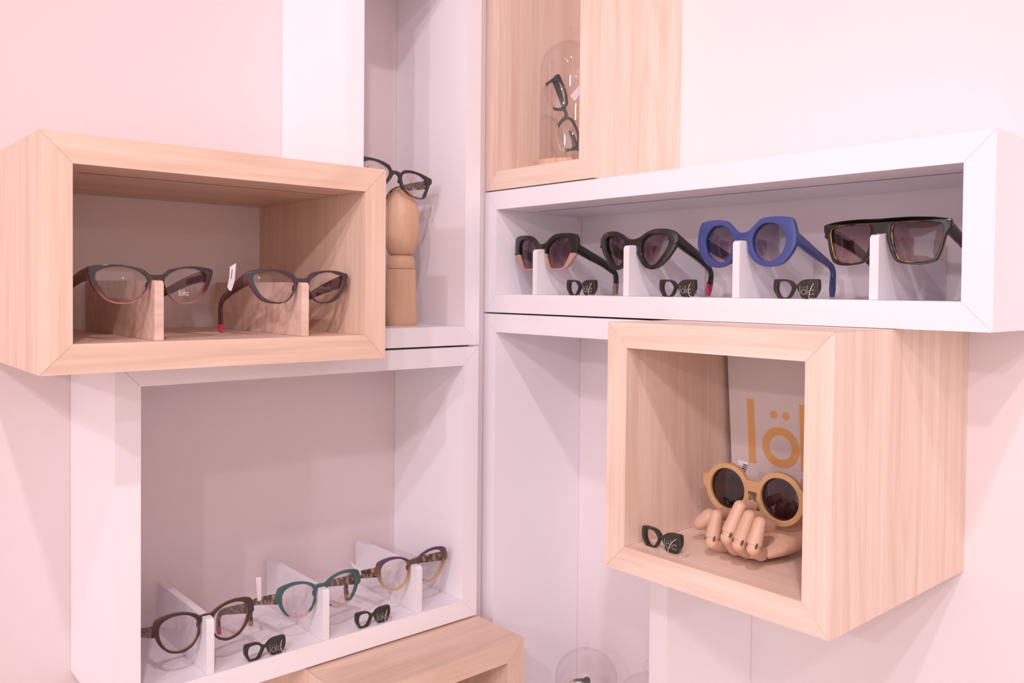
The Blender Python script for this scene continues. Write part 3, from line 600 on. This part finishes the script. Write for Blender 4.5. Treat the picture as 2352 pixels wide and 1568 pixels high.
# ---------------------------------------------------------------- glass domes
def dome(u, d, z, r, h, label, base_r, base_h, wood_base=True, knob=.052):
    root = empty('glass_dome', 'R', u, d, z, label=label, cat='glass dome')
    R, H, t = r * S, h * S, .0012; z0 = base_h * S if wood_base else 0
    if wood_base:
        bm = lathe([(0, 0), (base_r * S - .001, 0), (base_r * S, .001), (base_r * S, z0 - .001), (base_r * S - .001, z0), (0, z0)], 64)
        bmesh.ops.rotate(bm, cent=(0, 0, 0), matrix=Matrix.Rotation(-math.pi / 2, 3, 'Y'), verts=bm.verts)
        o = link('wooden_base', finish(bm, 'base', smooth=40), M_ENDGRAIN, root); o.rotation_euler = (0, math.pi / 2, 0)
    z1 = z0 + .0005; prof = [(R, z1)]; n = 14
    for i in range(n + 1):
        a = math.pi / 2 * i / n; prof.append((R * math.cos(a) if i < n else 0, z1 + H - R * .9 + R * .9 * math.sin(a)))
    inner = [(max(0, x - t) if x > t else 0, zz - (t if x < R * .9 else 0)) for x, zz in prof][::-1]; inner[-1] = (R - t, z1)
    bm = lathe(prof + inner, 64, closed=True)
    link('glass_cover', finish(bm, 'cover', smooth=60), G_DOME, root)
    kz = z1 + H; kr = knob * S
    kp = [(0, kz - .0004), (.020 * S, kz), (.016 * S, kz + .012 * S)] + [(kr * math.cos(a), kz + .012 * S + kr * .95 + kr * math.sin(a)) for a in [math.radians(-65 + 155 * i / 10) for i in range(10)]] + [(0, kz + .012 * S + kr * 1.95)]
    link('glass_knob', finish(lathe(kp, 32), 'knob', smooth=60), G_DOME, root)
    return root
DU, DD, DZ = 1.40, .55, .9825
dome(DU, DD, DZ, .25, .985, 'clear glass dome on striped wooden base in the tall pale wood box', .295, .075)
LOWF = -4.30 + .15
dome(1.60, .50, LOWF + .0005, .255, -2.915 - LOWF, 'clear glass dome in the tall white box, below the long box', .3, .07, False, .026)
dome(2.26, .50, LOWF + .0005, .255, -2.89 - LOWF, 'clear glass dome mostly hidden behind the right board of the tall white box', .3, .07, False)

M_HONEY = zramp('black_to_clear_honey_acetate', -.20, .02, [(0, (.75, .55, .30), .40), (.36, (.75, .55, .3), .40), (.42, (.035, .032, .035), 1), (1, (.04, .04, .045), 1)], mottled=.06)
def standing_pair(u, d, zc, label, rot, roll):
    g, L = glasses('eyeglasses', 'R', 'crystal', u, d, zc, label, 'eyeglasses', M_HONEY, G_CLEAR, M_BLACK, t=.018, tthick=.014, pad=False,
        path=[(.02, -.03), (.06, -.035), (.10, -.045), (.15, -.06), (.19, -.08)], widths=[.05, .05, .045, .036, .02], inward=.6)
    g.scale = (.95, .95, .95)
    g.rotation_euler = (Matrix.Rotation(rot, 3, 'Z') @ Matrix.Rotation(roll, 3, 'Y')).to_euler()
    return g
g = standing_pair(1.415, .60, 1.46, 'dark frame standing on end under the dome in the tall wood box', .45, math.radians(72))
add_tag(g, [(-.13, .06), (-.07, .085), (-.14, .20), (-.19, .175)], .02)
g = standing_pair(1.62, .50, -3.465, 'dark frame standing on end under the left of the two low glass domes', .5, math.radians(88))

# ---------------------------------------------------------------- leaning card in the wood cube
card = empty('display_card', 'R', 3.0, .527, -1.5265, label='white card with orange lettering leaning at the back of the square wood box', cat='card')
LEAN = -math.atan2(.10, 1.10); card.rotation_euler = (-LEAN, 0, 0) 
link('card_board', finish(box_bm(0, 1.10 * S, 0, .012 * S, 0, 1.16 * S), 'card', bevel=.0003), M_CARD, card)
me, wd = logo_mesh(.432 * S, .053 * S, .0003, dot=.026 * S, gap=.13)
link('printed_word', me, M_ORANGE, card, Vector((.139 * S, -.0004, .405 * S)))['label'] = 'large orange word'
for zz in (.05, .28):
    bm = prism([(a * S, c * S) for a, c in ((.565, zz + .05), (.565, zz + .058), (.605, zz + .058), (.605, zz + .05), (.589, zz + .05), (.589, zz), (.581, zz), (.581, zz + .05))], -.0004, .0002)
    link('small_print', finish(bm, 'print'), M_INK, card)

# ---------------------------------------------------------------- jointed wooden hand
hand = empty('wooden_hand', 'R', 3.6, 1.3, FC, label='jointed wooden artist hand lying with fingers curled in the square wood box', cat='wooden hand')
H0 = Vector((3.6, -1.3, FC)) * S
def HP(u, d, z): return Vector((u, -d, z)) * S - H0
def seg_mesh(a, b, ra, rb, parent, name, slot=None):
    """capsule-like wooden segment from a to b; local X runs along it so the grain follows"""
    ax = (b - a); L = ax.length; ra *= S; rb *= S; prof = []
    for i in range(7): t = math.pi / 2 * (1 - i / 6); prof.append((ra * math.cos(t), -ra * math.sin(t) * .95))
    prof += [(ra * 1.02, L * .12), ((ra + rb) / 2 * 1.05, L * .5), (rb * 1.06, L * .86), (rb * 1.06, L * .925), (rb * .93, L * .93)]
    for i in range(7): t = math.pi / 2 * i / 6; prof.append((rb * .93 * math.cos(t), L + rb * math.sin(t) * .95))
    prof[0] = (0, prof[0][1]); prof[-1] = (0, prof[-1][1])
    bm = lathe(prof, 24)
    bmesh.ops.rotate(bm, cent=(0, 0, 0), matrix=Matrix.Rotation(math.pi / 2, 3, 'Y'), verts=bm.verts)
    for f in bm.faces: f.material_index = 0
    q = ax.to_track_quat('X', 'Z')
    if slot:                        # dark hinge slot and pin hole near each end
        vdir = q.inverted() @ slot.normalized(); vdir.x = 0; vdir.normalize()
        side = Vector((1, 0, 0)).cross(vdir)
        before = set(bm.faces)
        for (xx, rad) in ((L - rb * .15, rb),):
            c = Vector((xx, 0, 0)) + vdir * rad * .80
            vs = [bm.verts.new(c + Vector((1, 0, 0)) * i * .0030 + side * j * .0010 + vdir * k * rad * .30) for i in (-1, 1) for j in (-1, 1) for k in (-1, 1)]
            for f in ((0, 1, 3, 2), (4, 6, 7, 5), (0, 4, 5, 1), (2, 3, 7, 6), (0, 2, 6, 4), (1, 5, 7, 3)): bm.faces.new([vs[i] for i in f])
        for s in (1,):
            c = Vector((L + rb * .1, 0, 0)) + side * rad * .93 * s
            r_ = bmesh.ops.create_icosphere(bm, subdivisions=2, radius=.0014, matrix=Matrix.Translation(c))
        for f in bm.faces:
            if f not in before: f.material_index = 1
    me = finish(bm, name, smooth=50)
    o = link(name, me, [M_HAND, M_GROOVE], parent)
    o.matrix_basis = Matrix.Translation(a) @ q.to_matrix().to_4x4(); return o
FING = [
 [(3.430, 1.24, -1.485), (3.428, 1.38, -1.436), (3.432, 1.34, -1.289), (3.405, 1.225, -1.305)],
 [(3.525, 1.28, -1.478), (3.560, 1.42, -1.375), (3.601, 1.36, -1.200), (3.589, 1.22, -1.225)],
 [(3.612, 1.29, -1.470), (3.644, 1.43, -1.395), (3.677, 1.38, -1.235), (3.660, 1.24, -1.275)],
 [(3.700, 1.29, -1.460), (3.743, 1.44, -1.390), (3.757, 1.40, -1.252), (3.736, 1.27, -1.297)]]
camdir = Vector((.753, -.658, .1))
for f in FING:
    p = [HP(*q) for q in f]
    fo = empty('tmp', 'R'); bpy.data.objects.remove(fo)
    a = seg_mesh(p[1], p[0], .038, .040, hand, 'finger', slot=camdir)
    inv = a.matrix_basis.inverted()
    for (s, e, r1, r2) in ((p[2], p[1] + (p[2] - p[1]) * .10, .036, .041), (p[2], p[3], .034, .036)):
        o = seg_mesh(s, e, r1, r2, hand, 'phalanx', slot=camdir if e is not p[3] else None)
        m_ = o.matrix_basis.copy(); o.parent = a; o.matrix_basis = inv @ m_
tp = [HP(3.309, 1.12, -1.405), HP(3.250, 1.15, -1.365), HP(3.196, 1.18, -1.418)]
a = seg_mesh(tp[1], tp[0], .046, .05, hand, 'thumb'); inv = a.matrix_basis.inverted()
o = seg_mesh(tp[1], tp[2], .048, .040, hand, 'phalanx'); m_ = o.matrix_basis.copy(); o.parent = a; o.matrix_basis = inv @ m_
# palm: elliptical loft from the knuckle line back to the wrist
stations = [((3.56, 1.30, -1.472), .155, .030), ((3.575, 1.25, -1.468), .185, .050), ((3.60, 1.15, -1.452), .20, .066), ((3.64, 1.03, -1.432), .185, .078), ((3.675, .93, -1.395), .150, .080),
            ((3.70, .86, -1.345), .115, .078), ((3.715, .82, -1.275), .090, .070), ((3.72, .79, -1.19), .080, .066), ((3.72, .77, -1.12), .078, .064)]
P = [HP(*s[0]) for s in stations]; wdir0 = (HP(*FING[3][0]) - HP(*FING[0][0])).normalized()
cen = catmull([Vector((p.x, p.y, p.z)) for p in P], 4, closed=False); rads = catmull([Vector((s[1], s[2], 0)) for s in stations], 4, closed=False)
bm = bmesh.new(); rings = []; n = 32
for i, c in enumerate(cen):
    t = (cen[min(i + 1, len(cen) - 1)] - cen[max(i - 1, 0)]).normalized()
    wv = (wdir0 - t * wdir0.dot(t)).normalized(); nv = t.cross(wv).normalized()
    rings.append([bm.verts.new(c + wv * rads[i].x * S * math.copysign(abs(math.cos(2 * math.pi * k / n)) ** .85, math.cos(2 * math.pi * k / n)) + nv * rads[i].y * S * math.sin(2 * math.pi * k / n)) for k in range(n)])
for a_, b_ in zip(rings, rings[1:]):
    for i in range(n): bm.faces.new((a_[i], a_[(i + 1) % n], b_[(i + 1) % n], b_[i]))
bm.faces.new(rings[0][::-1]); bm.faces.new(rings[-1])
for v in bm.verts:
    if v.co.z < .0006: v.co.z = .0006 + (v.co.z - .0006) * .05
link('palm', finish(bm, 'palm', smooth=60), M_HAND, hand)
